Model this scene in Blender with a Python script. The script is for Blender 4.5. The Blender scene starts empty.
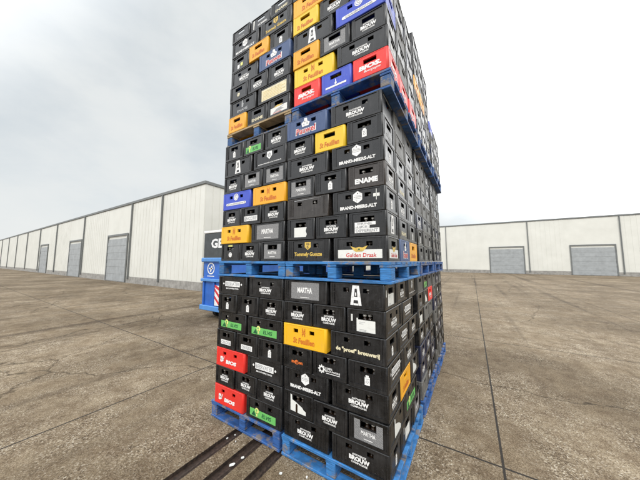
import bpy, bmesh, math, random
from mathutils import Vector, Matrix
R = random.Random(7)
rad = math.radians
sc = bpy.context.scene
COL = sc.collection

# ------------------------------------------------------------------ materials
def mat(name):
    m = bpy.data.materials.new(name); m.use_nodes = True
    nt = m.node_tree
    return m, nt, nt.nodes['Principled BSDF']

def N(nt, t, **kw):
    n = nt.nodes.new(t)
    for k, v in kw.items():
        if k in n.inputs: n.inputs[k].default_value = v
        else: setattr(n, k, v)
    return n

def noise(nt, scale, detail=4, rough=.55, coord='Object', vec=None):
    n = N(nt, 'ShaderNodeTexNoise'); n.inputs['Scale'].default_value = scale
    n.inputs['Detail'].default_value = detail; n.inputs['Roughness'].default_value = rough
    if vec is None:
        tc = N(nt, 'ShaderNodeTexCoord'); vec = tc.outputs[coord]
    nt.links.new(vec, n.inputs['Vector'])
    return n

def ramp(nt, fac, stops):
    r = N(nt, 'ShaderNodeValToRGB'); e = r.color_ramp.elements
    while len(e) < len(stops): e.new(.5)
    for i, (p, c) in enumerate(stops):
        e[i].position = p; e[i].color = c if len(c) == 4 else (*c, 1)
    nt.links.new(fac, r.inputs['Fac']); return r

def mix(nt, fac, a, b, blend='MIX'):
    m = N(nt, 'ShaderNodeMix', data_type='RGBA', blend_type=blend)
    for s, v in (('Factor', fac), ('A', a), ('B', b)):
        i = [x for x in m.inputs if x.name == s and x.enabled][0]
        if hasattr(v, 'links'): nt.links.new(v, i)
        elif isinstance(v, (int, float)): i.default_value = v
        else: i.default_value = (*v, 1) if len(v) == 3 else v
    return [o for o in m.outputs if o.enabled][0]

def bump(nt, b, h, strength=.3, dist=.002):
    n = N(nt, 'ShaderNodeBump'); n.inputs['Strength'].default_value = strength
    n.inputs['Distance'].default_value = dist
    nt.links.new(h, n.inputs['Height']); nt.links.new(n.outputs['Normal'], b.inputs['Normal'])

def rand_vec(nt, scale=(1, 1, 1)):
    """object coordinates shifted by a random amount per crate, so no two crates wear alike"""
    tc = N(nt, 'ShaderNodeTexCoord'); oi = N(nt, 'ShaderNodeObjectInfo')
    mul = N(nt, 'ShaderNodeMath', operation='MULTIPLY'); mul.inputs[1].default_value = 37.
    nt.links.new(oi.outputs['Random'], mul.inputs[0])
    add = N(nt, 'ShaderNodeVectorMath', operation='ADD')
    nt.links.new(tc.outputs['Object'], add.inputs[0]); nt.links.new(mul.outputs[0], add.inputs[1])
    mp = N(nt, 'ShaderNodeMapping'); mp.inputs['Scale'].default_value = scale
    nt.links.new(add.outputs[0], mp.inputs['Vector'])
    return mp.outputs[0], oi

def plastic(name, col, dust=(.30, .29, .27), dust_amt=.25, rough=.42, var=.35):
    m, nt, b = mat(name)
    v, oi = rand_vec(nt)
    # crate to crate shade
    mr = N(nt, 'ShaderNodeMapRange'); mr.inputs['To Min'].default_value = 1 - var; mr.inputs['To Max'].default_value = 1 + var
    nt.links.new(oi.outputs['Random'], mr.inputs['Value'])
    hsv = N(nt, 'ShaderNodeHueSaturation'); hsv.inputs['Color'].default_value = (*col, 1)
    nt.links.new(mr.outputs[0], hsv.inputs['Value'])
    n1 = noise(nt, 9, 6, .65, vec=v)
    r1 = ramp(nt, n1.outputs['Fac'], [(.42, (0, 0, 0)), (.74, (dust_amt,)*3)])
    c1 = mix(nt, r1.outputs['Color'], hsv.outputs['Color'], dust)
    # scuffs: stretched scratches
    v2, _ = rand_vec(nt, (6, 6, 60))
    n2 = noise(nt, 5, 3, .6, vec=v2)
    r2 = ramp(nt, n2.outputs['Fac'], [(.62, (0, 0, 0)), (.72, (dust_amt * .8,)*3)])
    c2 = mix(nt, r2.outputs['Color'], c1, tuple(min(1, x * 1.6 + .08) for x in dust))
    # rain streaks down the sides and pale knocks
    v4, _ = rand_vec(nt, (30, 30, 2.2))
    n4 = noise(nt, 2.2, 4, .6, vec=v4)
    r4 = ramp(nt, n4.outputs['Fac'], [(.50, (0, 0, 0)), (.80, (dust_amt * 1.1,)*3)])
    c2 = mix(nt, r4.outputs['Color'], c2, dust)
    n5 = noise(nt, 55, 3, .7, vec=v)
    r5 = ramp(nt, n5.outputs['Fac'], [(.66, (0, 0, 0)), (.74, (min(1, dust_amt * 1.6),)*3)])
    c2 = mix(nt, r5.outputs['Color'], c2, tuple(min(1, x * 1.5 + .05) for x in dust))
    nt.links.new(c2, b.inputs['Base Color'])
    rr = ramp(nt, n1.outputs['Fac'], [(.35, (rough - .05,)*3), (.8, (rough + .2,)*3)])
    nt.links.new(rr.outputs['Color'], b.inputs['Roughness'])
    n3 = noise(nt, 14, 2, .5, vec=v)
    bump(nt, b, n3.outputs['Fac'], .16, .004)
    b.inputs['Specular IOR Level'].default_value = .5
    return m

def ink(name, col, rough=.5, wear=.55, base=(.12, .12, .12)):
    m, nt, b = mat(name)
    v, oi = rand_vec(nt)
    n1 = noise(nt, 32, 6, .75, vec=v)
    r1 = ramp(nt, n1.outputs['Fac'], [(.52, (0, 0, 0)), (.68, (wear,)*3)])
    nt.links.new(mix(nt, r1.outputs['Color'], col, base), b.inputs['Base Color'])
    b.inputs['Roughness'].default_value = rough
    return m

BLACK = plastic('black_plastic', (.0080, .0082, .0092), dust=(.11, .108, .11), dust_amt=.17, rough=.27)
BROWNB = plastic('brown_black_plastic', (.026, .020, .017), dust=(.16, .15, .14), dust_amt=.22, rough=.28)
NAVY = plastic('navy_plastic', (.010, .014, .040), dust=(.15, .15, .17), dust_amt=.18, rough=.25)
GREY = plastic('pale_grey_plastic', (.085, .085, .082), dust=(.3, .29, .27), dust_amt=.3, rough=.48)
YELLOW = plastic('yellow_plastic', (.86, .47, .012), dust=(.5, .33, .12), dust_amt=.16, rough=.4, var=.05)
LEMON = plastic('lemon_plastic', (.86, .57, .022), dust=(.5, .38, .12), dust_amt=.16, rough=.4, var=.05)
ORANGE = plastic('orange_plastic', (.87, .415, .012), dust=(.5, .3, .12), dust_amt=.16, rough=.4, var=.05)
RED = plastic('red_plastic', (.80, .028, .020), dust=(.5, .15, .12), dust_amt=.14, rough=.4, var=.06)
BLUE = plastic('blue_plastic', (.035, .075, .55), dust=(.2, .25, .5), dust_amt=.18, rough=.4, var=.08)
STEEL = plastic('slate_blue_plastic', (.045, .085, .21), dust=(.15, .2, .3), dust_amt=.2, rough=.42, var=.1)

WHITE = ink('white_ink', (.88, .88, .87), wear=.55)
DARK = ink('dark_ink', (.03, .03, .033), wear=.1)
LGREY = ink('grey_ink', (.36, .37, .38))
RUST = ink('rust_ink', (.62, .15, .02), base=(.5, .2, .03))
ORNG = ink('orange_ink', (.75, .17, .03))
REDI = ink('red_ink', (.62, .03, .03))
GREEN = ink('green_label', (.14, .50, .12), base=(.3, .5, .25))
DGREEN = ink('dark_green_ink', (.01, .10, .04), wear=.1)
GOLD = ink('gold_ink', (.72, .50, .10))
CREAM = ink('cream_ink', (.80, .73, .50))
PALEY = ink('pale_yellow_ink', (.80, .80, .25))
PAPER = ink('paper_label', (.78, .79, .76), wear=.35, base=(.5, .5, .47))

def speckle():
    m, nt, b = mat('grey_halftone')
    tc = N(nt, 'ShaderNodeTexCoord'); mp = N(nt, 'ShaderNodeMapping')
    mp.inputs['Rotation'].default_value = (0, rad(45), 0); nt.links.new(tc.outputs['Object'], mp.inputs['Vector'])
    ck = N(nt, 'ShaderNodeTexVoronoi'); ck.inputs['Scale'].default_value = 120; ck.inputs['Randomness'].default_value = .15
    nt.links.new(mp.outputs[0], ck.inputs['Vector'])
    r = ramp(nt, ck.outputs['Distance'], [(.30, (.38, .38, .38)), (.48, (.17, .17, .175))])
    nt.links.new(r.outputs['Color'], b.inputs['Base Color']); b.inputs['Roughness'].default_value = .5
    return m
TONE = speckle()

def paintwood(name, paint, wear_lo=.58, wood=(.30, .25, .19)):
    m, nt, b = mat(name)
    v, oi = rand_vec(nt, (1, 1, 1))
    n1 = noise(nt, 7, 7, .7, vec=v)
    r1 = ramp(nt, n1.outputs['Fac'], [(wear_lo, (0, 0, 0)), (wear_lo + .1, (.85,)*3)])
    v2, _ = rand_vec(nt, (2, 2, 26))
    n2 = noise(nt, 5, 5, .6, vec=v2)
    gr = ramp(nt, n2.outputs['Fac'], [(.3, tuple(x * .5 for x in paint)), (.7, tuple(min(1, x * 1.35) for x in paint))])
    wd = ramp(nt, n2.outputs['Fac'], [(.3, tuple(x * .55 for x in wood)), (.7, wood)])
    c = mix(nt, r1.outputs['Color'], gr.outputs['Color'], wd.outputs['Color'])
    n3 = noise(nt, 3, 4, .6, vec=v)
    d = ramp(nt, n3.outputs['Fac'], [(.5, (1, 1, 1)), (.8, (.55, .52, .5))])
    nt.links.new(mix(nt, 1.0, c, d.outputs['Color'], 'MULTIPLY'), b.inputs['Base Color'])
    b.inputs['Roughness'].default_value = .68
    bump(nt, b, n2.outputs['Fac'], .7, .005)
    return m
PBLUE = paintwood('blue_painted_wood', (.040, .20, .50), .53)
PDARK = paintwood('dark_blue_painted_wood', (.030, .11, .34), .51)
PWORN = paintwood('worn_blue_painted_wood', (.036, .11, .28), .46)
PTAN = paintwood('bare_pallet_wood', (.42, .31, .17), .62, wood=(.26, .21, .15))

def simple(name, col, rough=.5, metal=0, nscale=None, namt=.25, spec=.5):
    m, nt, b = mat(name)
    if nscale:
        n1 = noise(nt, nscale, 5, .6)
        r1 = ramp(nt, n1.outputs['Fac'], [(.3, tuple(x * (1 - namt) for x in col)), (.7, tuple(min(1, x * (1 + namt)) for x in col))])
        nt.links.new(r1.outputs['Color'], b.inputs['Base Color'])
    else: b.inputs['Base Color'].default_value = (*col, 1)
    b.inputs['Roughness'].default_value = rough; b.inputs['Metallic'].default_value = metal
    b.inputs['Specular IOR Level'].default_value = spec
    return m
GLASS = simple('brown_bottle_glass', (.018, .009, .004), .12)
CAP = simple('bottle_cap', (.62, .60, .56), .35, .3, 60)
CAPD = simple('dark_bottle_cap', (.16, .14, .12), .35, .4, 60)

def ground_mat():
    m, nt, b = mat('exposed_aggregate_concrete')
    tc = N(nt, 'ShaderNodeTexCoord')
    vo = N(nt, 'ShaderNodeTexVoronoi'); vo.inputs['Scale'].default_value = 95
    nt.links.new(tc.outputs['Object'], vo.inputs['Vector'])
    vo2 = N(nt, 'ShaderNodeTexVoronoi'); vo2.inputs['Scale'].default_value = 190
    nt.links.new(tc.outputs['Object'], vo2.inputs['Vector'])
    sep = N(nt, 'ShaderNodeSeparateColor'); nt.links.new(vo.outputs['Color'], sep.inputs['Color'])
    peb = ramp(nt, sep.outputs[0], [(0, (.09, .066, .042)), (.3, (.22, .178, .122)), (.65, (.335, .278, .195)), (.90, (.46, .41, .33)), (1, (.72, .69, .60))])
    sep2 = N(nt, 'ShaderNodeSeparateColor'); nt.links.new(vo2.outputs['Color'], sep2.inputs['Color'])
    peb2 = ramp(nt, sep2.outputs[1], [(0, (.12, .09, .056)), (.5, (.275, .22, .145)), (1, (.44, .375, .28))])
    big = noise(nt, 1.3, 6, .65)
    mask = ramp(nt, big.outputs['Fac'], [(.40, (0, 0, 0)), (.62, (1, 1, 1))])
    c = mix(nt, mask.outputs['Color'], peb.outputs['Color'], peb2.outputs['Color'])
    dirt = noise(nt, 4.5, 7, .7)
    dr = ramp(nt, dirt.outputs['Fac'], [(.38, (.62, .56, .50)), (.62, (1.05, 1.03, 1.0))])
    c = mix(nt, 1.0, c, dr.outputs['Color'], 'MULTIPLY')
    st = noise(nt, .45, 5, .6)
    sr = ramp(nt, st.outputs['Fac'], [(.4, (.8, .78, .76)), (.65, (1.1, 1.1, 1.1))])
    c = mix(nt, 1.0, c, sr.outputs['Color'], 'MULTIPLY')
    # damp patches, tyre tracks and fine cracks
    damp = noise(nt, .28, 6, .62); dpr = ramp(nt, damp.outputs['Fac'], [(.46, (1, 1, 1)), (.56, (.72, .70, .67))])
    c = mix(nt, 1.0, c, dpr.outputs['Color'], 'MULTIPLY')
    tm = N(nt, 'ShaderNodeMapping'); tm.inputs['Scale'].default_value = (1.5, .035, 1); tm.inputs['Rotation'].default_value = (0, 0, rad(14)); nt.links.new(tc.outputs['Object'], tm.inputs['Vector'])
    tn = noise(nt, 1., 5, .6, vec=tm.outputs[0]); tr_ = ramp(nt, tn.outputs['Fac'], [(.55, (1, 1, 1)), (.68, (.60, .58, .57))])
    c = mix(nt, 1.0, c, tr_.outputs['Color'], 'MULTIPLY')
    wv = noise(nt, .8, 4, .7); wa = N(nt, 'ShaderNodeVectorMath', operation='ADD'); nt.links.new(tc.outputs['Object'], wa.inputs[0]); ws = N(nt, 'ShaderNodeVectorMath', operation='SCALE'); ws.inputs['Scale'].default_value = .7; nt.links.new(wv.outputs['Color'], ws.inputs[0]); nt.links.new(ws.outputs[0], wa.inputs[1])
    ck = N(nt, 'ShaderNodeTexVoronoi', feature='DISTANCE_TO_EDGE'); ck.inputs['Scale'].default_value = .22; nt.links.new(wa.outputs[0], ck.inputs['Vector'])
    cr = ramp(nt, ck.outputs['Distance'], [(.0, (.35, .33, .3)), (.004, (1, 1, 1))])
    c = mix(nt, 1.0, c, cr.outputs['Color'], 'MULTIPLY')
    bk = N(nt, 'ShaderNodeTexBrick', offset=0.); bk.inputs['Scale'].default_value = 1.; bk.inputs['Mortar Size'].default_value = .012
    bk.inputs['Brick Width'].default_value = 4.; bk.inputs['Row Height'].default_value = 4.; bk.inputs['Mortar Smooth'].default_value = .3
    mp = N(nt, 'ShaderNodeMapping'); mp.inputs['Location'].default_value = (2.3, 3.1, 0); nt.links.new(tc.outputs['Object'], mp.inputs['Vector'])
    nt.links.new(mp.outputs[0], bk.inputs['Vector'])
    c = mix(nt, bk.outputs['Fac'], c, (.035, .03, .025))
    nt.links.new(c, b.inputs['Base Color']); b.inputs['Roughness'].default_value = .85
    b.inputs['Specular IOR Level'].default_value = .3
    bump(nt, b, vo.outputs['Distance'], .6, .006)
    return m
GROUND = ground_mat()
CHANNEL = simple('dark_wet_channel', (.034, .022, .016), .6, 0, 30, .75)
RAILM = simple('dark_rust_strip', (.046, .031, .023), .65, 0, 40, .7)

# ------------------------------------------------------------------ helpers
def link(name, me, parent=None, loc=None):
    o = bpy.data.objects.new(name, me); COL.objects.link(o)
    if parent is not None: o.parent = parent
    if loc is not None: o.location = loc
    return o

def empty(name, label, cat, loc=(0, 0, 0), rz=0, group=None):
    o = bpy.data.objects.new(name, None); COL.objects.link(o)
    o.empty_display_size = .1
    o.location = loc; o.rotation_euler = (0, 0, rz)
    o['label'] = label; o['category'] = cat
    if group: o['group'] = group
    return o

def mesh_of(bm, name, mats):
    me = bpy.data.meshes.new(name); bm.to_mesh(me); bm.free()
    for m in (mats if isinstance(mats, (list, tuple)) else [mats]): me.materials.append(m)
    return me

def box(bm, x0, x1, y0, y1, z0, z1, bev=0, mi=0):
    vs = [bm.verts.new((x, y, z)) for z in (z0, z1) for y in (y0, y1) for x in (x0, x1)]
    fs = [bm.faces.new([vs[i] for i in q]) for q in
          ((0, 2, 3, 1), (4, 5, 7, 6), (0, 1, 5, 4), (2, 6, 7, 3), (0, 4, 6, 2), (1, 3, 7, 5))]
    for f in fs: f.material_index = mi
    if bev:
        es = list({e for f in fs for e in f.edges})
        bmesh.ops.bevel(bm, geom=es, offset=bev, segments=1, affect='EDGES')

# ------------------------------------------------------------------ lettering
_txt = {}
def text_geo(s, bold=.0, shear=0.):
    k = (s, bold, shear)
    if k in _txt: return _txt[k]
    cu = bpy.data.curves.new('lettering', 'FONT'); cu.body = s; cu.resolution_u = 2
    cu.offset = bold; cu.shear = shear; cu.fill_mode = 'FRONT'
    o = bpy.data.objects.new('lettering', cu); COL.objects.link(o)
    dg = bpy.context.evaluated_depsgraph_get()
    me = o.evaluated_get(dg).to_mesh()
    vs = [(v.co.x, v.co.y) for v in me.vertices]; fs = [tuple(p.vertices) for p in me.polygons]
    o.evaluated_get(dg).to_mesh_clear()
    bpy.data.objects.remove(o); bpy.data.curves.remove(cu)
    x0 = min(v[0] for v in vs); x1 = max(v[0] for v in vs); y0 = min(v[1] for v in vs); y1 = max(v[1] for v in vs)
    vs = [((x - x0) / (x1 - x0) - .5, (y - y0) / (y1 - y0)) for x, y in vs]
    _txt[k] = (vs, fs); return _txt[k]

class Decal:
    """flat printed shapes on a face: u across, v up; layers a hair apart"""
    def __init__(s): s.bm = bmesh.new(); s.mats = []; s.layer = 0
    def mi(s, m):
        if m not in s.mats: s.mats.append(m)
        return s.mats.index(m)
    def y(s): return -.0016 - s.layer * .0007
    def up(s): s.layer += 1; return s
    def poly(s, pts, m):
        f = s.bm.faces.new([s.bm.verts.new((u, s.y(), v)) for u, v in pts]); f.material_index = s.mi(m)
    def rect(s, u0, u1, v0, v1, m): s.poly([(u0, v0), (u1, v0), (u1, v1), (u0, v1)], m)
    def disc(s, u, v, r, m, n=20, sx=1., a0=0.):
        s.poly([(u + r * sx * math.cos(a0 + 2 * math.pi * i / n), v + r * math.sin(a0 + 2 * math.pi * i / n)) for i in range(n)], m)
    def ring(s, u, v, r0, r1, m, n=24):
        p = lambda r, i: (u + r * math.cos(2 * math.pi * i / n), v + r * math.sin(2 * math.pi * i / n))
        for i in range(n): s.poly([p(r1, i), p(r1, i + 1), p(r0, i + 1), p(r0, i)], m)
    def text(s, t, u, v0, v1, w, m, bold=.0, shear=0.):
        vs, fs = text_geo(t, bold, shear)
        nv = [s.bm.verts.new((u + x * w, s.y(), v0 + y * (v1 - v0))) for x, y in vs]; k = s.mi(m)
        for f in fs:
            try: s.bm.faces.new([nv[i] for i in f]).material_index = k
            except ValueError: pass
    def build(s, name): return mesh_of(s.bm, name, s.mats)

B = .028
def d_brouw(D, L):
    k = 1 if L else .86
    D.text('ANTWERPSE', 0, .099, .114, .115 * k, WHITE, B); D.text('BROUW', 0, .062, .096, .170 * k, WHITE, .06)
    D.text('COMPAGNIE', 0, .042, .057, .135 * k, WHITE, B)
def d_a(D, L):
    D.poly([(-.029, .184), (-.050, .020), (-.024, .020), (-.019, .064), (.019, .064), (.024, .020), (.050, .020), (.029, .184)], WHITE); D.rect(-.021, .021, .021, .040, WHITE); D.up()
    D.poly([(-.015, .092), (.015, .092), (.009, .158), (-.009, .158)], DARK)
    D.poly([(-.019, .042), (.019, .042), (.017, .066), (-.017, .066)], DARK); D.up()
    D.rect(-.005, .005, .100, .128, WHITE)
def d_hex(D, L):
    k = 1 if L else .7
    D.disc(0, .132, .052 * k, WHITE, 6, .92, math.pi / 6); D.up()
    D.text('BROUWERIJ', 0, .127, .137, .070 * k, LGREY, B); D.rect(-.03 * k, .03 * k, .118, .121, LGREY); D.rect(-.03 * k, .03 * k, .143, .146, LGREY)
    D.disc(0, .163, .005, DARK, 8)
    D.text('BRAND-MEERS-ALT', 0, .034, .064, .33 * k, WHITE, .05)
def d_hextag(D, L):
    d_hex(D, L); D.layer = 0; D.rect(.136, .190, .118, .144, PAPER); D.rect(.160, .165, .09, .180, PAPER)
def d_beer(D, L):
    k = 1 if L else .66
    D.rect(-.125 * k, .125 * k, .088, .146, WHITE); D.up(); D.text('BEERVATER', 0, .097, .137, .225 * k, LGREY, .015)
    for s in (-1, 1): D.disc(s * .15 * k, .117, .014, WHITE, 4)
    D.text('BROUWERIJ STAD', 0, .054, .074, .215 * k, WHITE, .03)
def d_elvis(D, L):
    k = 1 if L else .72
    D.rect(-.185 * k, .165 * k, .026, .098, GREEN); D.up()
    D.disc(-.085 * k, .088, .027 * k, PALEY, 14); D.rect(-.092 * k, -.078 * k, .034, .07, PALEY); D.up()
    D.text('ELVIS', .045 * k, .044, .080, .125 * k, DGREEN, .02, .15); D.disc(-.09 * k, .09, .012 * k, GREEN, 10)
    D.poly([(-.16 * k, .034), (-.10 * k, .034), (-.125 * k, .082)], DGREEN)
def d_bios(D, L):
    if L:
        D.text('B', -.135, .047, .108, .045, WHITE, .05); D.text('V', -.108, .058, .112, .04, WHITE, .03)
        D.rect(-.155, -.10, .074, .081, WHITE)
        D.text('BIOS', .025, .043, .084, .175, WHITE, .06, .12)
    else:
        D.text('BIOS.', 0, .068, .112, .205, WHITE, .06, .12); D.text('Bourgogne', .02, .034, .062, .15, WHITE, .01, .35)
def d_stf(D, L):
    if L:
        D.ring(0, .138, .014, .021, RUST, 6); D.disc(0, .138, .008, RUST, 6)
        for s in (-1, 1): D.rect(s * .014 - .004, s * .014 + .004, .150, .176, RUST); D.rect(s * .014 - .004, s * .014 + .004, .104, .125, RUST)
        D.text('St Feuillien', 0, .034, .086, .235, RUST, .03, .1)
    else: D.text('St Feuillien', 0, .036, .086, .205, RUST, .03, .1)
def d_martha(D, L):
    if L:
        D.rect(-.155, .155, .028, .182, TONE); D.up(); D.text('MARTHA', 0, .086, .136, .165, WHITE, .04); D.rect(-.05, .05, .042, .048, WHITE)
    else:
        D.rect(-.115, .115, .024, .116, TONE); D.rect(-.115, -.066, .1165, .172, TONE); D.rect(.066, .115, .1165, .172, TONE); D.up()
        D.text('MARTHA', 0, .070, .100, .115, WHITE, .02); D.rect(-.035, .035, .042, .047, WHITE)
def d_jar(D, L):
    D.rect(-.021, .021, .034, .094, WHITE); D.rect(-.013, .013, .0945, .108, WHITE); D.up(); D.ring(0, .060, .007, .011, LGREY, 10); D.rect(-.013, .013, .078, .083, LGREY)
def d_cnudde(D, L):
    D.rect(-.085, .085, .040, .090, WHITE); D.up(); D.text('CNUDDE', 0, .048, .082, .15, LGREY, .02)
def d_encore(D, L):
    D.rect(-.105, .105, .040, .096, WHITE); D.up(); D.text('ENCORE', 0, .048, .088, .19, LGREY, .03)
def d_uncle(D, L):
    D.rect(-.11, .07, .092, .118, WHITE); D.rect(-.11, .02, .066, .0915, WHITE); D.rect(-.11, .10, .030, .0655, WHITE); D.up()
    D.text('DIFFERENT', -.005, .036, .060, .19, LGREY, .03); D.text('LIKE', -.045, .07, .088, .09, LGREY, .03); D.text('DRINK', -.02, .097, .113, .13, LGREY, .03)
def d_cors(D, L):
    if L:
        D.disc(0, .142, .040, WHITE, 24); D.up(); D.ring(0, .142, .026, .030, BLUE); D.text('C', 0, .126, .158, .026, LGREY, .03)
        D.layer = 0; D.rect(-.155, .155, .048, .078, WHITE); D.disc(-.155, .063, .015, WHITE, 12); D.disc(.155, .063, .015, WHITE, 12); D.up(); D.up()
        D.text('CORSENDONK', 0, .055, .071, .27, LGREY, .02)
    else:
        D.rect(-.11, .11, .038, .056, WHITE); D.disc(0, .072, .012, WHITE, 10); D.poly([(-.006, .08), (.006, .08), (.003, .112), (-.003, .112)], WHITE)
def d_pauwel(D, L):
    k = 1 if L else .75
    D.poly([(-.04 * k, .10), (.035 * k, .10), (.048 * k, .13), (.02 * k, .15), (.015 * k, .18), (-.015 * k, .185), (-.022 * k, .155), (-.05 * k, .138)], WHITE)
    D.text('Pauwel', 0, .026, .098, .245 * k, WHITE, .065, .05); D.up(); D.text('Pauwel', 0, .032, .092, .225 * k, REDI, .02, .05)
    D.disc(-.012, .15, .009, LGREY, 8); D.disc(.018, .125, .008, LGREY, 8); D.disc(-.02, .12, .006, STEEL, 8)
def d_tom(D, L):
    D.poly([(-.034, .178), (-.034, .13), (0, .104), (.034, .13), (.034, .178)], GOLD); D.up()
    D.text('XL', 0, .150, .170, .04, DARK, .02); D.text('S', 0, .118, .144, .02, DARK, .02)
    D.layer = 0; D.text('Tommely Gueuze', 0, .036, .084, .31, GOLD, .035, .1); D.rect(-.16, .16, .020, .024, LGREY)
def d_draak(D, L):
    k = 1 if L else .66
    D.rect(-.195 * k, .195 * k, .022, .096, PAPER); D.up(); D.text('Gulden Draak', .015 * k, .034, .068, .265 * k, REDI, .015, .1); D.up()
    D.poly([(-.075 * k, .125), (-.05 * k, .092), (-.03 * k, .078), (.03 * k, .080), (.06 * k, .105), (.075 * k, .128), (.03 * k, .112), (0, .118), (-.03 * k, .110)], GOLD); D.up()
    D.disc(0, .098, .008, DGREEN, 8)
def d_ename(D, L): D.text('ENAME', 0, .040, .085, .20, WHITE, .055)
def d_proef(D, L): D.text('de "proef" brouwerij', 0, .040, .084, .38, CREAM, .045)
def d_orange(D, L): D.text('m@on', 0, .044, .084, .125, ORNG, .05)
def d_gear(D, L):
    D.ring(-.075, .066, .014, .027, WHITE, 18)
    for i in range(8):
        a = i * math.pi / 4; D.disc(-.075 + .029 * math.cos(a), .066 + .029 * math.sin(a), .008, WHITE, 4)
    D.text('KOMPEL', -.005, .070, .088, .075, WHITE, .02); D.text('BROUWERIJ', .03, .048, .066, .14, WHITE, .03); D.rect(-.03, .10, .038, .043, WHITE)
def d_paper(D, L):
    D.rect(-.078, .078, .014, .117, PAPER); D.poly([(-.078, .117), (-.066, .117), (-.066, .130), (-.078, .128)], PAPER); D.up()
    for v, w in ((.098, .05), (.085, .035), (.040, .06), (.030, .055)): D.rect(-.055, -.055 + w, v, v + .003, LGREY)
    D.layer = 0; D.rect(-.128, -.112, .10, .155, PAPER)
def d_torn(D, L): D.poly([(-.085, .03), (.085, .022), (.085, .055), (.06, .066), (.045, .082), (-.02, .11), (-.066, .125), (-.07, .165), (-.088, .17)], PAPER)
def d_wsheet(D, L): D.poly([(-.075, .020), (.06, .020), (.072, .05), (.06, .08), (.07, .118), (-.075, .118)], PAPER)
def d_horal(D, L):
    D.poly([(-.035, .17), (-.04, .12), (0, .082), (.04, .12), (.035, .17)], WHITE); D.up(); D.ring(0, .13, .012, .022, LGREY); D.disc(0, .13, .006, LGREY, 8)
    D.layer = 0; D.text('ambachtelijke brouwerij', 0, .036, .054, .34, WHITE, .02)
def d_plain(D, L): D.poly([(-.15, .176), (.16, .184), (.155, .192), (-.15, .185)], LGREY)
def d_text(D, L): D.text('STREEK', 0, .044, .074, .14, LGREY, .03); D.rect(-.06, .06, .032, .036, LGREY)
def d_goldtext(D, L): D.text('ENAME', 0, .044, .080, .18, CREAM, .03)
def d_sheet(D, L): D.poly([(-.15, .03), (-.11, .03), (-.10, .17), (-.14, .17)], PAPER); D.text('HOMMEL', .03, .046, .078, .15, WHITE, .03)
def d_goldjar(D, L): D.disc(0, .072, .026, CREAM, 6); D.up(); D.ring(0, .072, .010, .014, LGREY, 10)
def d_note(D, L):
    D.disc(0, .072, .030, WHITE, 8); D.up(); D.ring(0, .072, .014, .019, LGREY, 12); D.layer = 0; D.rect(-.036, .036, .168, .192, PALEY)
def d_jarnote(D, L): D.rect(-.05, -.01, .034, .084, WHITE); D.rect(.006, .048, .054, .096, PALEY)
def d_figure(D, L):
    D.poly([(-.014, .09), (.014, .09), (.02, .13), (.004, .15), (.01, .178), (-.012, .178), (-.016, .13)], LGREY); D.text('ENAME', 0, .04, .075, .19, LGREY, .03)
def d_cream(D, L): D.rect(-.185, .185, .030, .165, CREAM); D.up(); [D.rect(-.165, .165 - .05 * (i % 2), .045 + i * .018, .049 + i * .018, GOLD) for i in range(6)]
def d_swoosh(D, L):
    D.rect(-.12, .12, .024, .10, PAPER); D.up(); D.poly([(-.08, .04), (.08, .055), (.03, .075), (.09, .09), (-.03, .075)], LGREY)
    D.poly([(-.08, .10), (-.02, .118), (.06, .11), (.02, .10)], GOLD); D.text('DRANKEN', -.02, .03, .042, .12, REDI, .02)

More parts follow.
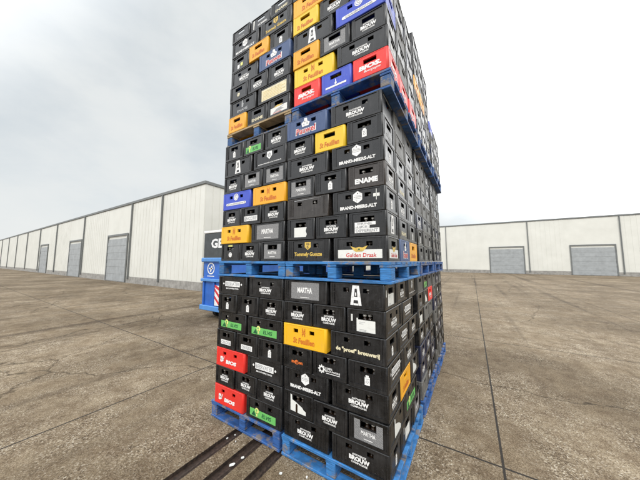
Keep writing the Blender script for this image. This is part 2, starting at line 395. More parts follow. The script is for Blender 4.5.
# design -> (draw, body material, look of the crate for its label, smooth?, wants holes?)
DES = {
 'brouw': (d_brouw, BLACK, 'black crate with three white text lines', 0, 1),
 'brouwb': (d_brouw, BROWNB, 'brownish black crate, three text lines', 0, 1),
 'a': (d_a, BLACK, 'black crate with huge white letter A', 0, 1),
 'hex': (d_hex, BLACK, 'black crate with white hexagon badge', 0, 1),
 'hextag': (d_hextag, BLACK, 'black crate, white hexagon and loose tag', 0, 1),
 'beer': (d_beer, BLACK, 'black crate with wide white nameplate', 0, 0),
 'elvis': (d_elvis, BLACK, 'black crate with bright green label', 0, 1),
 'bios': (d_bios, RED, 'red crate with white lettering', 1, 1),
 'stf': (d_stf, YELLOW, 'yellow crate with rusty lettering', 1, 1),
 'stl': (d_stf, LEMON, 'lemon yellow crate, rusty lettering', 1, 1),
 'sto': (d_stf, ORANGE, 'orange yellow crate, rusty lettering', 1, 1),
 'martha': (d_martha, BLACK, 'black crate with grey halftone panel', 0, 1),
 'marthaL': (d_martha, BLACK, 'black crate with grey halftone panel', 0, 0),
 'jar': (d_jar, BLACK, 'black crate with small white bottle emblem', 2, 1),
 'cnudde': (d_cnudde, BLACK, 'black crate with small white nameplate', 0, 1),
 'encore': (d_encore, BLACK, 'black crate with white word block', 2, 1),
 'uncle': (d_uncle, BLACK, 'black crate with stepped white block', 0, 1),
 'cors': (d_cors, BLUE, 'blue crate with white emblem and bar', 1, 1),
 'pauwel': (d_pauwel, STEEL, 'slate blue crate, red outlined lettering', 1, 1),
 'tom': (d_tom, BLACK, 'black crate with golden shield', 2, 1),
 'draak': (d_draak, BLACK, 'black crate with long white banner', 0, 1),
 'ename': (d_ename, BROWNB, 'brownish crate with bold white capitals', 2, 1),
 'proef': (d_proef, BLACK, 'black crate with cream lettering', 0, 1),
 'orange': (d_orange, BLACK, 'black crate with small orange lettering', 2, 1),
 'gear': (d_gear, BLACK, 'black crate with white gear emblem', 0, 1),
 'paper': (d_paper, BLACK, 'black crate with pasted paper label', 0, 1),
 'torn': (d_torn, BLACK, 'black crate with torn paper label', 0, 1),
 'wsheet': (d_wsheet, BLACK, 'black crate with ragged white sheet', 0, 1),
 'horal': (d_horal, BLACK, 'black crate with white crest emblem', 0, 1),
 'plain': (d_plain, BROWNB, 'plain dark crate without lettering', 2, 1),
 'text': (d_text, BLACK, 'dark crate with faint grey lettering', 0, 1),
 'goldtext': (d_goldtext, BLACK, 'dark crate with cream capitals', 2, 1),
 'sheet': (d_sheet, BLACK, 'dark crate with upright paper strip', 0, 1),
 'goldjar': (d_goldjar, BLACK, 'dark crate with small cream badge', 0, 1),
 'note': (d_note, BLACK, 'black crate with yellow note', 0, 1),
 'jarnote': (d_jarnote, BLACK, 'dark crate, white and yellow stickers', 0, 1),
 'figure': (d_figure, BLACK, 'dark crate with grey statuette emblem', 0, 1),
 'cream': (d_cream, BLACK, 'dark crate with large cream placard', 0, 0),
 'swoosh': (d_swoosh, BLACK, 'dark crate with white swoosh sticker', 0, 1),
 'pgrey': (d_plain, GREY, 'pale grey crate', 0, 1),
 'navy': (d_brouw, NAVY, 'navy crate with white text lines', 0, 1),
 'navyjar': (d_jar, NAVY, 'navy crate, white bottle emblem', 2, 1),
}

# ------------------------------------------------------------------ the crate
HB = .1992            # crate height
PITCH = .20225        # row pitch
REC = .006
_body = {}
def crate_mesh(wx, wy, smooth, holes):
    k = (round(wx, 3), round(wy, 3), smooth, holes)
    if k in _body: return _body[k]
    ribbed = smooth == 2; smooth = smooth == 1
    bm = bmesh.new(); H = HB
    c = .020 if smooth else .012; e = .004; ed = .003; T = .016
    rec = .0015 if smooth else REC
    edge = lambda v: ed if v < 1e-6 or v > H - 1e-6 else 0.
    def face(w, P):
        long = w > .42
        hs = []
        if holes:
            if long: hs = [(-.115, -.062, .126, .162), (.062, .115, .126, .162)]
            else: hs = [(-.060, .060, .122, .165)]
        post = (.072 if long else .056) if ribbed else (.045 if long else .036)
        us = {-w / 2 + c, w / 2 - c, -w / 2 + post, w / 2 - post}
        grooves = []
        if not smooth:
            for s in (-1, 1):
                for q in ((.40, .60, .80) if ribbed else (.62,)):
                    g = s * (w / 2 - post * q); us |= {g - .0035, g + .0035}; grooves.append(g)
        vs = {0, e, .025, H - .010, H - e, H}
        for h in hs: us |= {h[0], h[1]}; vs |= {h[2], h[3]}
        if False:                                   # a raised rim round each handle hole
            for h in hs: us |= {h[0] - .007, h[1] + .007}; vs |= {h[2] - .007, h[3] + .007}
        us = sorted(us); vs = sorted(vs)
        def depth(i, j):
            if i < 0 or j < 0 or i >= len(us) - 1 or j >= len(vs) - 1: return 0.
            u = (us[i] + us[i + 1]) / 2; v = (vs[j] + vs[j + 1]) / 2
            for h in hs:
                if h[0] < u < h[1] and h[2] < v < h[3]: return None
            for g in grooves:
                if abs(u - g) < .0035 and .025 < v < H - .01: return .0035
            if abs(u) < w / 2 - post and .025 < v < H - .01:
                if False:
                    for h in hs:
                        if h[0] - .007 < u < h[1] + .007 and h[2] - .007 < v < h[3] + .007: return rec - .004
                return rec
            return 0.
        def quad(*pts):
            try: bm.faces.new([bm.verts.new(p) for p in pts])
            except ValueError: pass
        for i in range(len(us) - 1):
            for j in range(len(vs) - 1):
                d = depth(i, j)
                u0, u1, v0, v1 = us[i], us[i + 1], vs[j], vs[j + 1]
                if d is not None: quad(P(u0, v0, d + edge(v0)), P(u1, v0, d + edge(v0)), P(u1, v1, d + edge(v1)), P(u0, v1, d + edge(v1)))
                for di, dj, a, b2 in ((1, 0, (u1, v0), (u1, v1)), (0, 1, (u0, v1), (u1, v1))):
                    if i + di >= len(us) - 1 or j + dj >= len(vs) - 1: continue
                    d2 = depth(i + di, j + dj)
                    if d == d2: continue
                    x, y = (T if d is None else d), (T if d2 is None else d2)
                    quad(P(*a, x), P(*b2, x), P(*b2, y), P(*a, y))
    face(wx, lambda u, v, d: (u, -wy / 2 + d, v))
    face(wy, lambda u, v, d: (wx / 2 - d, u, v))
    face(wx, lambda u, v, d: (-u, wy / 2 - d, v))
    face(wy, lambda u, v, d: (-wx / 2 + d, -u, v))
    lv = [0, e, H - e, H]; seg = 4 if smooth else 3
    for sx, sy, a0 in ((1, -1, -90), (1, 1, 0), (-1, 1, 90), (-1, -1, 180)):
        cx, cy = sx * (wx / 2 - c), sy * (wy / 2 - c)
        grid = [[bm.verts.new((cx + (c - edge(v)) * math.cos(rad(a0 + 90 * i / seg)), cy + (c - edge(v)) * math.sin(rad(a0 + 90 * i / seg)), v)) for v in lv] for i in range(seg + 1)]
        for i in range(seg):
            for j in range(3):
                f = bm.faces.new((grid[i][j], grid[i + 1][j], grid[i + 1][j + 1], grid[i][j + 1])); f.smooth = True
    ax, ay, t = wx / 2 - ed, wy / 2 - ed, .018
    o = [(-ax, -ay), (ax, -ay), (ax, ay), (-ax, ay)]; q = [(-ax + t, -ay + t), (ax - t, -ay + t), (ax - t, ay - t), (-ax + t, ay - t)]
    for i in range(4):
        k2 = (i + 1) % 4
        bm.faces.new([bm.verts.new((*p, H - .0005)) for p in (o[i], o[k2], q[k2], q[i])])
    bm.faces.new([bm.verts.new((*p, .0015)) for p in o])
    bmesh.ops.remove_doubles(bm, verts=bm.verts, dist=1e-5)
    bmesh.ops.recalc_face_normals(bm, faces=bm.faces)
    _body[k] = bm
    return bm
_bm_me = {}
def body_mesh(wx, wy, des):
    dr, m, look, smooth, holes = DES[des]
    k = (round(wx, 3), round(wy, 3), m.name, smooth, holes)
    if k not in _bm_me:
        _bm_me[k] = mesh_of(crate_mesh(wx, wy, smooth, holes).copy(), 'crate_body', m)
    return _bm_me[k]
_logo = {}
def logo_mesh(des, L):
    k = (des, L)
    if k not in _logo:
        D = Decal(); DES[des][0](D, L); _logo[k] = D.build('printed_logo')
    return _logo[k]

ORD = ['', 'first', 'second', 'third', 'fourth', 'fifth', 'sixth', 'seventh']
def crate(x, y, z, wx, wy, des, place, side=None, front=True, scale_z=1., jit=1., group='beer crates stacked on pallets', look=None, fl=False):
    smooth = DES[des][3] == 1
    if fl: x, y = x, y
    r = empty('beer_crate', f"{look or DES[des][2]}, {place}", 'crate',
              (x + R.uniform(-.002, .002) * jit, y + R.uniform(-.009, .005) * jit - (.007 if smooth else 0), z), rad(R.uniform(-.75, .75)) * jit, group)
    r.scale = (1, 1, scale_z)
    link('crate_body', body_mesh(wx, wy, des), r)
    rc = .0015 if smooth else REC
    if front: link('printed_logo', logo_mesh(des, wx > .42), r, (0, -wy / 2 + rc, 0))
    if side:
        if side == 'none': return r
        o = link('printed_logo', logo_mesh(side, wy > .42), r, (wx / 2 - rc, 0, 0)); o.rotation_euler = (0, 0, rad(90))
    return r

# ------------------------------------------------------------------ bottles seen behind the handle holes
def bottle_proto():
    prof = [(.0, .004), (.029, .004), (.030, .010), (.030, .088), (.026, .104), (.016, .122), (.0125, .132), (.0125, .148), (.014, .150)]
    def lathe(prof, n=12):
        bm = bmesh.new(); rings = []
        for r_, z in prof: rings.append([bm.verts.new((max(r_, .0005) * math.cos(2 * math.pi * i / n), max(r_, .0005) * math.sin(2 * math.pi * i / n), z)) for i in range(n)])
        for a, b in zip(rings, rings[1:]):
            for i in range(n): bm.faces.new((a[i], a[(i + 1) % n], b[(i + 1) % n], b[i])).smooth = True
        return bm
    g = mesh_of(lathe(prof), 'bottle_glass', GLASS)
    caps = [mesh_of(lathe([(.0165, .141), (.0165, .149), (.014, .156), (.0, .157)]), 'bottle_cap', m) for m in (CAP, CAPD)]
    return g, caps
BG, BCAPS = bottle_proto()
def bottles(x, yfront, z, wx, place):
    us = (-.094, .083) if wx > .42 else (-.03, .034)
    for u, w in zip(us, ('left', 'right')):
        b = link('bottle', BG, None, (x + u + R.uniform(-.014, .014), yfront + .042 + R.uniform(-.008, .012), z + .002))
        b['label'] = f"{w} capped brown bottle in crate, {place}"; b['category'] = 'bottle'; b['group'] = 'bottles inside the crates'
        link('bottle_cap', R.choice(BCAPS), b)

# ------------------------------------------------------------------ pallets
PW, PDp, PH = 1.0, 1.2, .1785
def pallet_meshes(x0, x1, deckm, blockm, basem):
    """pallet: local x from x0 to x1, y 0..PDp, z 0..PH"""
    bm = bmesh.new(); n = 7; t = .024; zt = PH - .004
    bw = .118; gap = (PDp - n * bw) / (n - 1)
    for i in range(n): box(bm, x0, x1, i * (bw + gap), i * (bw + gap) + bw, zt - t, zt, .003)
    xm = (x0 + x1) / 2; w = .095
    xs = [(x0, x0 + w), (xm - w / 2, xm + w / 2), (x1 - w, x1)]
    for a, b in xs: box(bm, a + .002, b - .002, .004, PDp - .004, zt - 2 * t + .003, zt - t - .001, .002)
    deck = mesh_of(bm, 'deck', deckm)
    zb = .026; zh = zt - 2 * t + .001
    blocks = []
    ys = [(.006, .126), (PDp / 2 - .045, PDp / 2 + .045), (PDp - .126, PDp - .006)]
    for a, b in xs:
        for c, d in ys:
            bm = bmesh.new(); h = .0015
            box(bm, -(b - a) / 2 + .004, (b - a) / 2 - .004, -(d - c) / 2, (d - c) / 2, 0, zh - zb - .001, .006)
            blocks.append((mesh_of(bm, 'block', blockm), ((a + b) / 2, (c + d) / 2, zb + .0005)))
    boards = []
    for c, d in ((0, .10), (PDp / 2 - .05, PDp / 2 + .05), (PDp - .10, PDp)):
        bm = bmesh.new(); box(bm, x0, x1, -(d - c) / 2, (d - c) / 2, .003, zb, .004); boards.append((mesh_of(bm, 'base_board', basem), (0, (c + d) / 2, 0)))
    for a, b in (xs[0], xs[2]):
        for c, d in ((.102, PDp / 2 - .052), (PDp / 2 + .052, PDp - .102)):
            bm = bmesh.new(); box(bm, -(b - a) / 2, (b - a) / 2, c, d, .003, zb - .002, .003); boards.append((mesh_of(bm, 'base_board', basem), ((a + b) / 2, 0, 0)))
    return deck, blocks, boards
def pallet(x, y, z, label, mats, ext=(.007, .026), rz=0):
    r = empty('pallet', label, 'pallet', (x, y, z), rz, 'pallets under the crate stacks')
    d, bl, bo = pallet_meshes(-ext[0], PW + ext[1], *mats)
    link('deck', d, r)
    for m, l in bl: link('block', m, r, l)
    for m, l in bo: link('base_board', m, r, l)
    return r

# ------------------------------------------------------------------ stacks
GAP = .0186
TB = [0, PH + 7 * PITCH, 2 * (PH + 7 * PITCH)]
COLS = [(0, .355), (.359, .771), (.775, 1.19)]
COLS_S = [(0, .49), (.50, .99)]
TIERN = ['bottom', 'middle', 'top']
FRONT = {
 (0, 'left'): [('beer', 'brouw'), ('jar', 'jar', 'brouw'), ('elvis', 'elvis'), ('cnudde', 'cnudde', 'jar'), ('bios', 'beer'), ('brouw', 'brouw', 'brouw'), ('bios', 'elvis')],
 (0, 'right'): [('marthaL', 'a'), ('brouw', 'brouw', 'paper'), ('stf', 'proef'), ('orange', 'gear', 'jar'), ('hex', 'brouw'), ('torn', 'brouw', 'martha'), ('brouw', 'brouw')],
 (1, 'left'): [('jar', 'elvis', 'brouw'), ('a', 'horal'), ('brouw', 'martha', 'martha'), ('cors', 'sto'), ('brouw', 'encore', 'brouw'), ('stf', 'marthaL'), ('note', 'brouw', 'martha')],
 (1, 'right'): [('pauwel', 'brouw'), ('brouw', 'stl', 'jar'), ('brouw', 'hex'), ('martha', 'jar', 'ename'), ('plain', 'hextag'), ('wsheet', 'brouw', 'uncle'), ('tom', 'draak')],
 (2, 'left'): [('text', 'sheet', 'goldtext'), ('hex', 'tom'), ('jarnote', 'sto', 'jar'), ('brouw', 'pauwel'), ('goldjar', 'brouw', 'brouw'), ('figure', 'cream'), ('sto', 'goldtext', 'swoosh')],
 (2, 'right'): [('text', 'text', 'text'), ('sto', 'brouw'), ('stl', 'brouw', 'brouw'), ('a', 'cors'), ('sto', 'martha', 'brouw'), ('stl', 'brouw'), ('bios', 'cors', 'bios')],
}
# right flank of the front stack: (corner crate's side print, second column, third column) by row from the top
FLANK = {
 0: [('paper', 'brouw', 'horal'), ('navy', 'beer', 'brouw'), ('jar', 'beer', 'brouw'), ('beer', 'brouw', None), ('brouw', 'sto', 'torn'), ('torn', 'elvis', None), ('jar', 'paper', 'martha')],
 1: [('pgrey', 'pgrey', 'pgrey'), ('text', 'pgrey', 'text'), ('jar', 'text', 'brouw'), ('brouw', 'goldtext', 'text'), ('jar', 'brouw', 'jar'), ('a', 'goldtext', 'jar'), ('draak', 'pauwel', 'sto')],
 2: [('text', None, None), ('text', 'pgrey', 'brouw'), ('brouw', 'navy', 'text'), ('text', 'pgrey', 'navy'), ('jar', 'text', 'brouw'), ('brouw', 'pgrey', 'text'), ('bios', 'bios', 'bios')],
}
SHIFT = {0: (-.014, 0.), 1: (0., 0.), 2: (.023, .034)}
def lean(t, side, lev):
    if side == 'right': return {0: .006 - .003 * lev, 1: .007 - .0038 * lev, 2: .015 - .0058 * lev}[t]
    return {0: .004 * 0, 1: -.006 + .003 * lev, 2: -.014 + .003 * lev}[t]

def dup(b, lst): pass

for t in range(3):
    sx, sy = SHIFT[t]; base = TB[t]
    for side in ('left', 'right'):
        X0 = 0 if side == 'right' else -GAP - 1.0
        px = X0 + sx + (0 if side == 'right' else -.02 * (t == 0))
        block = f'{TIERN[t]} {side} stack'
        mats = {(0, 'left'): (PDARK, PDARK, PDARK), (0, 'right'): (PBLUE, PBLUE, PBLUE), (1, 'left'): (PBLUE, PBLUE, PBLUE), (1, 'right'): (PBLUE, PBLUE, PBLUE),
                (2, 'left'): (PTAN, PWORN, PWORN), (2, 'right'): (PDARK, PWORN, PDARK)}[(t, side)]
        desc = {(0, 'left'): 'dark blue wooden pallet on the ground under the bottom left stack',
                (0, 'right'): 'bright blue wooden pallet on the ground under the bottom right stack',
                (1, 'left'): 'blue wooden pallet between the bottom and middle left stacks',
                (1, 'right'): 'blue wooden pallet between the bottom and middle right stacks',
                (2, 'left'): 'pallet with bare tan deck and blue blocks under the top left stack',
                (2, 'right'): 'worn dark blue wooden pallet under the top right stack'}[(t, side)]
        pallet(px, sy - .012, base, desc, mats, (.007, .028) if side == 'right' else (.026, .007))
        for row in range(1, 8):
            lev = 7 - row; z = base + PH + lev * PITCH; dx = sx + lean(t, side, lev)
            items = FRONT[(t, side)][row - 1]; short = len(items) == 3
            dep = (COLS_S[0] if (short and t == 0) else COLS[0])
            wy = dep[1] - dep[0] - .004
            top = (t == 2 and row == 1)
            poss = ('left end', 'middle', 'right end') if short else ('left end', 'right end')
            for i, des in enumerate(items):
                wx = .326 if short else .481
                xc = X0 + dx + ((i + .5) / 3 if short else (wx / 2 + .002 if i == 0 else 1 - wx / 2 - .002))
                last = i == len(items) - 1
                if short: xc = X0 + dx + (wx / 2 + .001, .5, 1 - wx / 2 - .001)[i]
                sd = None
                if side == 'right' and last:
                    sd = FLANK[t][row - 1][0]
                place = f'{ORD[row]} row, {block}, {poss[i]}'
                bdes = des
                sd_use = sd
                crate(xc, sy + dep[0] + wy / 2, z, wx, wy, bdes, place, sd_use, scale_z=.8 if top else 1.)
                if not top and t < 2 and DES[des][4] and DES[des][3] != 1:
                    bottles(xc, sy + dep[0], z, wx, f'{ORD[row]} row, {block}, {poss[i]}')
            # the columns behind the front: the flank that shows, and the load behind the narrow gaps
            if top: continue
            cols = (COLS_S[1:] if (short and t == 0) else COLS[1:])
            for ci, (a, b) in enumerate(cols):
                wy2 = b - a - .004
                nm = ('second', 'third')[ci]
                if side == 'right':
                    des = FLANK[t][row - 1][1 + ci] or 'brouw'
                    wx2 = .40
                    crate(X0 + dx + 1 - wx2 / 2 - .001 + R.uniform(-.003, .004), sy + a + wy2 / 2, z, wx2, wy2, des, f'{ORD[row]} row, {TIERN[t]} right flank, {nm} back', des, front=False, jit=1.2)
                    if ci == 0:
                        wx3 = .585
                        crate(X0 + dx + wx3 / 2 + .001, sy + a + wy2 / 2, z, wx3, wy2, 'plain', f'{ORD[row]} row, {block}, inside', front=False)
                elif ci == 0:
                    for q, (c0, c1) in enumerate(((0, .585), (.595, .998))):
                        crate(X0 + dx + (c0 + c1) / 2, sy + a + wy2 / 2, z, c1 - c0 - .004, wy2, 'plain', f'{ORD[row]} row, {block}, {("outer", "inner")[q]} rear', front=False)
                else:
                    crate(X0 + dx + .2, sy + a + wy2 / 2, z, .398, wy2, 'plain', f'{ORD[row]} row, {block}, back corner', front=False)

# stacks further back along the same flank
COLB = [(0, .395), (.40, .795), (.80, 1.19)]
GREYS = ['pgrey', 'text', 'pgrey', 'brouw', 'jar', 'pgrey', 'navy', 'text']
SPEC = {(1, 0, 1, 1): 'elvis', (1, 0, 2, 2): 'bios', (1, 0, 2, 1): 'torn', (1, 0, 3, 0): 'paper', (1, 0, 5, 1): 'navy', (1, 0, 7, 1): 'brouw',
        (1, 2, 4, 0): 'sto', (1, 2, 4, 1): 'sto', (1, 2, 4, 2): 'goldtext', (1, 2, 6, 2): 'goldtext', (2, 2, 4, 0): 'cors', (2, 1, 5, 1): 'navyjar'}
for s in (1, 2):
    Y0 = 1.245 * s + .005
    nm = ('', 'second', 'third')[s]
    for t in range(3):
        sx = {0: -.006, 1: .004, 2: .030}[t] + (0 if s == 1 else .012); base = TB[t]
        pallet(sx, Y0 + .0, base, f'blue pallet under the {TIERN[t]} tier of the {nm} stack back on the right flank', (PDARK, PDARK, PDARK), (.007, .026))
        for row in range(1, 8):
            if s == 2 and t == 2 and row < 4: continue
            lev = 7 - row
            for ci, (a, b) in enumerate(COLB):
                des = SPEC.get((s, t, row, ci)) or R.choice(GREYS)
                wx2 = .44; wy2 = b - a - .005
                crate(1.0 + sx - wx2 / 2 + R.uniform(-.004, .004) + (.007 - .004 * lev if t else .004 - .003 * lev), Y0 + .012 + (a + b) / 2, base + PH + lev * PITCH, wx2, wy2, des,
                      f'{ORD[row]} row, {TIERN[t]} {nm} stack, {("near", "mid", "far")[ci]} column', des, front=False, jit=1.3)
                
# ------------------------------------------------------------------ ground with three dark drainage channels
def build_ground():
    bm = bmesh.new(); y0, y1 = -9., 2.2
    ch = [(-.660, -.545), (-.388, -.262), (-.108, -.004)]
    prof = []
    xs = [-400.] + [v for c in ch for v in c] + [400.]
    def strip(p0, p1, ya, yb, mi):
        f = bm.faces.new([bm.verts.new(v) for v in ((p0[0], ya, p0[1]), (p1[0], ya, p1[1]), (p1[0], yb, p1[1]), (p0[0], yb, p0[1]))]); f.material_index = mi
    for i in range(0, len(xs), 2): strip((xs[i], 0), (xs[i + 1], 0), y0, y1, 0)
    for a, b in ch:
        d = -.028; m = (a + b) / 2
        pts = [(a, 0), (a + .006, d), (m - .012, d), (m - .009, d + .004), (m + .009, d + .004), (m + .012, d), (b - .006, d), (b, 0)]
        for p, q in zip(pts, pts[1:]): strip(p, q, y0, y1, 1 if p[1] == q[1] == d or 0 in (p[1], q[1]) else 2)
    strip((-400, 0), (400, 0), y1, 600, 0); strip((-400, 0), (400, 0), -400, y0, 0)
    bmesh.ops.recalc_face_normals(bm, faces=bm.faces)
    for f in bm.faces:
        if f.normal.z < 0: f.normal_flip()
    o = link('ground', mesh_of(bm, 'ground', [GROUND, CHANNEL, RAILM])); o['kind'] = 'structure'
build_ground()

# small litter on the concrete
def scrap(x, y, w, h, a, label, m, z=.004):
    bm = bmesh.new(); pts = [(-w / 2, -h / 2), (w * .2, -h * .6), (w / 2, -h * .1), (w * .35, h / 2), (-w * .4, h * .42)]
    top = [bm.verts.new((p[0], p[1], .004 + R.uniform(0, .006))) for p in pts]; bot = [bm.verts.new((p[0] * .96, p[1] * .96, 0)) for p in pts]
    bm.faces.new(top); bm.faces.new(bot[::-1])
    for i in range(5): bm.faces.new((bot[i], bot[(i + 1) % 5], top[(i + 1) % 5], top[i]))
    o = link('paper_scrap', mesh_of(bm, 'paper_scrap', m), None, (x, y, z)); o.rotation_euler = (0, 0, a)
    o['label'] = label; o['category'] = 'litter'; o['group'] = 'litter on the concrete'
scrap(-.318, -.315, .050, .022, .9, 'long pale paper scrap lying in the middle dark channel', PAPER, -.012)
scrap(-.300, -.215, .030, .014, .8, 'small pale paper flake in the middle channel nearer the pallet', PAPER, -.012)
scrap(.115, -.17, .026, .018, .3, 'white paper scrap on the concrete before the right pallet', PAPER)
scrap(-.640, -.12, .022, .012, 1.2, 'pale flake lying in the left dark channel', PAPER, -.024)
scrap(-.600, -.055, .016, .010, .2, 'tiny pale flake in the left channel beside the pallet', PAPER, -.014)
scrap(-.50, -.13, .014, .012, 2., 'tiny white chip on the concrete between left and middle channels', PAPER)
scrap(.32, -.085, .018, .012, 2., 'tiny white chip on the concrete close to the right pallet', PAPER)

# ------------------------------------------------------------------ background on the left
BODYB = simple('blue_container_paint', (.025, .13, .50), .42, 0, 3, .2)
BODYL = simple('light_blue_container_paint', (.09, .27, .62), .42, 0, 3, .15)
TYRE = simple('tyre_rubber', (.018, .018, .018), .8)
WPAINT = simple('white_sign_paint', (.8, .8, .8), .5, 0, 8, .08)
RPAINT = simple('red_sign_paint', (.62, .03, .04), .5, 0, 8, .1)
TARP = simple('dark_grey_tarpaulin', (.055, .062, .066), .55, 0, 4, .25)
def wallmat():
    m, nt, b = mat('pale_metal_cladding')
    tc = N(nt, 'ShaderNodeTexCoord')
    n1 = noise(nt, .6, 5, .6); r1 = ramp(nt, n1.outputs['Fac'], [(.3, (.66, .66, .61)), (.7, (.74, .74, .69))])
    nt.links.new(r1.outputs['Color'], b.inputs['Base Color']); b.inputs['Roughness'].default_value = .5
    return m
CLAD = wallmat()
TRIM = simple('dark_roof_trim', (.16, .17, .17), .5, 0, 4, .1)

CX0, CX1, CY = -5.82, -3.6, 2.79            # steel container facing the camera
cont = empty('steel_container', 'blue steel container with round white emblem and striped hazard board', 'container', ((CX0 + CX1) / 2, CY, 0))
hw = (CX1 - CX0) / 2
bm = bmesh.new()
box(bm, -hw, hw, .06, 4.5, .25, 1.75, .02)
for i in range(5): box(bm, -hw + .04 + i * .52, -hw + .12 + i * .52, 0.02, .058, .402, 1.128, .008)
link('container_body', mesh_of(bm, 'container_body', BODYB), cont)
bm = bmesh.new(); box(bm, -hw - .03, hw + .03, -.02, .058, 1.74, 1.87, .02); box(bm, -hw - .03, hw + .03, -.02, .058, 1.13, 1.22, .015)
box(bm, -hw - .03, hw + .03, -.02, .058, .25, .40, .015)
link('rim', mesh_of(bm, 'rim', BODYL), cont)
D = Decal(); D.ring(0, .22, .145, .185, WPAINT, 28); D.rect(-.11, .11, .205, .24, WPAINT); D.poly([(-.05, .12), (.02, .12), (.08, .31), (.02, .31)], WPAINT); D.rect(-.18, .18, -.03, -.005, WPAINT)
link('emblem', D.build('emblem'), cont, (-hw + .39, .058, 1.315))
D = Decal(); W, H0, H1 = .115, .0, .60
D.rect(-W, W, H0, H1, WPAINT); D.up()
for k in range(3):
    v = H0 + k * .22
    D.poly([(-W, v + .20), (W, v + .0), (W, v + .10), (-W, v + .30)] if v + .30 <= H1 else [(-W, v + .1), (W, v - .1 + .1), (W, v + .1), (-W, v + .18)], RPAINT)
link('hazard_board', D.build('hazard_board'), cont, (-hw + .80, .014, .43))
for sx_ in (-1, 1):
    bm = bmesh.new(); bmesh.ops.create_cone(bm, cap_ends=True, segments=20, radius1=.13, radius2=.13, depth=.14, matrix=Matrix.Translation((sx_ * (hw - .25), .45, .13)) @ Matrix.Rotation(rad(90), 4, 'Y'))
    link('roller', mesh_of(bm, 'roller', TYRE), cont)

# dark trailer behind the container with two white letters
tr = empty('curtain_trailer', 'dark grey curtain trailer with big white letters behind the blue container', 'trailer', (-7.6, 5.2, 0))
bm = bmesh.new(); box(bm, -1.95, 3.4, 0, 2.4, 1.0, 3.10, .03); link('curtain', mesh_of(bm, 'curtain', TARP), tr)
bm = bmesh.new(); box(bm, -1.97, 3.42, -.02, 2.42, 3.102, 3.22, .02); link('roof_rail', mesh_of(bm, 'roof_rail', WPAINT), tr)
bm = bmesh.new(); box(bm, -1.97, 3.42, 0.02, 2.38, .82, .998, .02); link('chassis', mesh_of(bm, 'chassis', TRIM), tr)
for i in range(3):
    for yy in (.2, 2.2):
        bm = bmesh.new(); bmesh.ops.create_cone(bm, cap_ends=True, segments=24, radius1=.42, radius2=.42, depth=.3, matrix=Matrix.Translation((-.8 + i * 1.0, yy, .42)) @ Matrix.Rotation(rad(90), 4, 'X'))
        link('wheel', mesh_of(bm, 'wheel', TYRE), tr)
D = Decal(); D.text('GE', 0, 0, .45, .88, WPAINT, .04); link('lettering', D.build('lettering'), tr, (-.93, .0, 2.37))

# pale warehouses: one at the left, one far behind on the right
PLINTH = simple('concrete_plinth', (.30, .29, .27), .8, 0, 3, .3)
DOORM = simple('grey_roller_door', (.34, .36, .37), .5, 0, 2, .15)
def warehouse(label, loc, x0, x1, y1, h, doors, ribs_side):
    wh = empty('warehouse', label, 'building', loc)
    bm = bmesh.new(); box(bm, x0, x1, 0, y1, .5, h)
    k = 0
    while x0 + k * .5 < x1 - .4:
        u = x0 + k * .5 + .03
        if not any(a - .6 < u < b + .1 for a, b in doors): box(bm, u, u + .44, -.012, -.001, .52, h - .01)
        k += 1
    if ribs_side:
        k = 0
        while k * .5 < y1 - .4: box(bm, x1 + .001, x1 + .012, k * .5 + .03, k * .5 + .47, .52, h - .01); k += 1
    link('wall', mesh_of(bm, 'wall', CLAD), wh)
    bm = bmesh.new(); box(bm, x0 - .03, x1 + .03, -.03, y1 + .03, 0, .498); link('plinth', mesh_of(bm, 'plinth', PLINTH), wh)
    bm = bmesh.new(); box(bm, x0 - .05, x1 + .06, -.08, y1 + .05, h + .002, h + .20, .02); link('roof', mesh_of(bm, 'roof', TRIM), wh)
    for a, b in doors:
        bm = bmesh.new(); n = 12
        for q in range(n): box(bm, a, b, -.05 if q % 2 else -.062, -.034, .06 + q * .30, .06 + q * .30 + .298)
        d = link('roller_door', mesh_of(bm, 'roller_door', DOORM), wh)
        bm = bmesh.new()
        box(bm, a - .12, a - .002, -.10, -.036, .05, 3.9); box(bm, b + .002, b + .12, -.10, -.036, .05, 3.9); box(bm, a - .12, b + .12, -.10, -.036, 3.902, 4.06)
        link('door_frame', mesh_of(bm, 'door_frame', TRIM), d)
    for q in range(int((x1 - x0) / 9)):
        u = x0 + 4 + q * 9
        if any(a - .3 < u < b + .3 for a, b in doors): u = [b for a, b in doors if a - .3 < u < b + .3][0] + .6
        bm = bmesh.new(); box(bm, u - .05, u + .05, -.135, -.034, .3, h - .02, .01); link('downpipe', mesh_of(bm, 'downpipe', TRIM), wh)
warehouse('pale metal clad warehouse with dark roof edge at the far left', (-12.0, 6.7, 0), -90, 0, 34, 6.45, [(-14.5, -10.5), (-26, -22), (-40, -36)], True)
warehouse('long pale warehouse far behind the stacks on the right', (0, 44, 0), -6, 60, 30, 7.6, [(4, 8), (13, 17), (22, 26)], False)

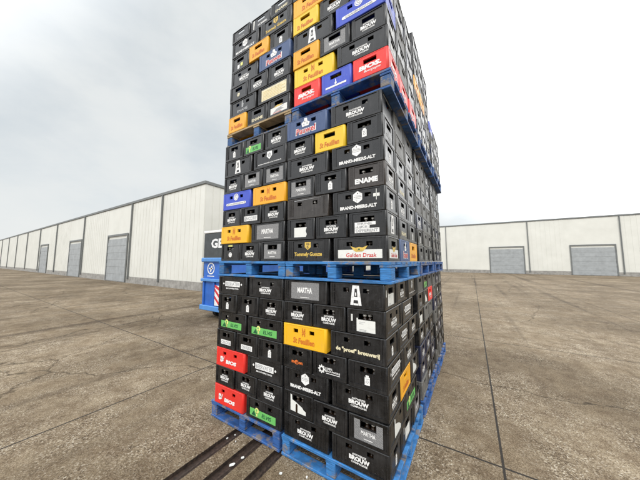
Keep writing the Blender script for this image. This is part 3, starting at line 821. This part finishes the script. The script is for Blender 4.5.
# ------------------------------------------------------------------ sky, sun, camera
w = bpy.data.worlds.new('World'); sc.world = w; w.use_nodes = True
nt = w.node_tree; bg = nt.nodes['Background']
SUN_EL, SUN_AZ = rad(46), rad(148)     # azimuth clockwise from +Y: behind and right of the camera
sky = N(nt, 'ShaderNodeTexSky', sky_type='NISHITA'); sky.sun_disc = False
sky.sun_elevation = SUN_EL; sky.sun_rotation = SUN_AZ; sky.air_density = 1.0; sky.dust_density = 2.0
tc = N(nt, 'ShaderNodeTexCoord')
mp = N(nt, 'ShaderNodeMapping'); mp.inputs['Scale'].default_value = (1.6, 1.6, 3.2); nt.links.new(tc.outputs['Generated'], mp.inputs['Vector'])
n1 = noise(nt, 1.5, 7, .55, vec=mp.outputs[0])
cl = ramp(nt, n1.outputs['Fac'], [(.28, (5.15, 5.5, 5.6, 1)), (.5, (5.6, 5.85, 5.9, 1)), (.70, (6.0, 6.15, 6.1, 1))])
cov = ramp(nt, n1.outputs['Fac'], [(.25, (.80,)*3), (.55, (.97,)*3)])
base = mix(nt, cov.outputs['Color'], sky.outputs['Color'], cl.outputs['Color'])
# bright glow added to the sky at right, its reflection pales the crate flanks
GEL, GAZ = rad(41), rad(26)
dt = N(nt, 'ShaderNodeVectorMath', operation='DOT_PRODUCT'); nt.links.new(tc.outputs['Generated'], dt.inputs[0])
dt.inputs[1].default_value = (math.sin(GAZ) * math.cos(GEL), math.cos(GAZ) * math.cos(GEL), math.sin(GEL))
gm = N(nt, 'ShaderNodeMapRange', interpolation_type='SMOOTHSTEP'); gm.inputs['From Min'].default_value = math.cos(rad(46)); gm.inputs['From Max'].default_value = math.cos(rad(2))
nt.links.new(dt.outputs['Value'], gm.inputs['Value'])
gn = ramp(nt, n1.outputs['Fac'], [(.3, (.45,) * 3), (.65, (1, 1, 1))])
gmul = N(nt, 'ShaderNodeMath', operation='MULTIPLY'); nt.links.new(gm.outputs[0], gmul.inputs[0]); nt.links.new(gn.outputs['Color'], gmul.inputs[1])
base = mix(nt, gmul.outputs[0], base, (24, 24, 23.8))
# second glow added to the sky behind the camera, greys the upper crate fronts
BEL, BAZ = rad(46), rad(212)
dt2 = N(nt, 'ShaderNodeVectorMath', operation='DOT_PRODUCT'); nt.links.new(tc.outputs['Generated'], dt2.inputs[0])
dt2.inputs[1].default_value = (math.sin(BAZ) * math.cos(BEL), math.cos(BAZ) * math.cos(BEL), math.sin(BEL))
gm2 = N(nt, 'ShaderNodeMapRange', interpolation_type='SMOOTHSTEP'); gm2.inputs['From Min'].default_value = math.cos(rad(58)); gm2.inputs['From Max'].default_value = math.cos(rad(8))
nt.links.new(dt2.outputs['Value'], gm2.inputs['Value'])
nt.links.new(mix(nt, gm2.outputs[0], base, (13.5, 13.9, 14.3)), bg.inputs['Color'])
bg.inputs['Strength'].default_value = .1

sl = bpy.data.lights.new('sun', 'SUN'); sl.energy = 1.4; sl.angle = rad(25); sl.color = (1, .965, .92)
so = bpy.data.objects.new('sun', sl); COL.objects.link(so)
d = Vector((math.sin(SUN_AZ) * math.cos(SUN_EL), math.cos(SUN_AZ) * math.cos(SUN_EL), math.sin(SUN_EL)))
so.rotation_euler = d.to_track_quat('Z', 'Y').to_euler(); so.location = (0, 0, 20)

cam = bpy.data.cameras.new('camera'); co = bpy.data.objects.new('camera', cam); COL.objects.link(co); sc.camera = co
S = 1.25
co.location = (1.2365 * S, -1.4841 * S, 1.4178 * S)
yaw, pit, rol = -.5579, .0873, .0027
fw = Vector((math.sin(yaw) * math.cos(pit), math.cos(yaw) * math.cos(pit), math.sin(pit)))
r_ = fw.cross(Vector((0, 0, 1))).normalized(); u_ = r_.cross(fw)
r2 = r_ * math.cos(rol) + u_ * math.sin(rol); u2 = -r_ * math.sin(rol) + u_ * math.cos(rol)
M = Matrix((r2, u2, -fw)).transposed(); co.rotation_euler = M.to_euler()
cam.sensor_width = 36; cam.lens = 36 * 242.5687 / 640; cam.clip_start = .05; cam.clip_end = 2000

sc.view_settings.view_transform = 'Standard'; sc.view_settings.look = 'None'; sc.view_settings.gamma = 1
sc.view_settings.exposure = .5; sc.view_settings.use_curve_mapping = False
sc.render.engine = 'CYCLES'; sc.cycles.use_denoising = True
sc.cycles.max_bounces = 6
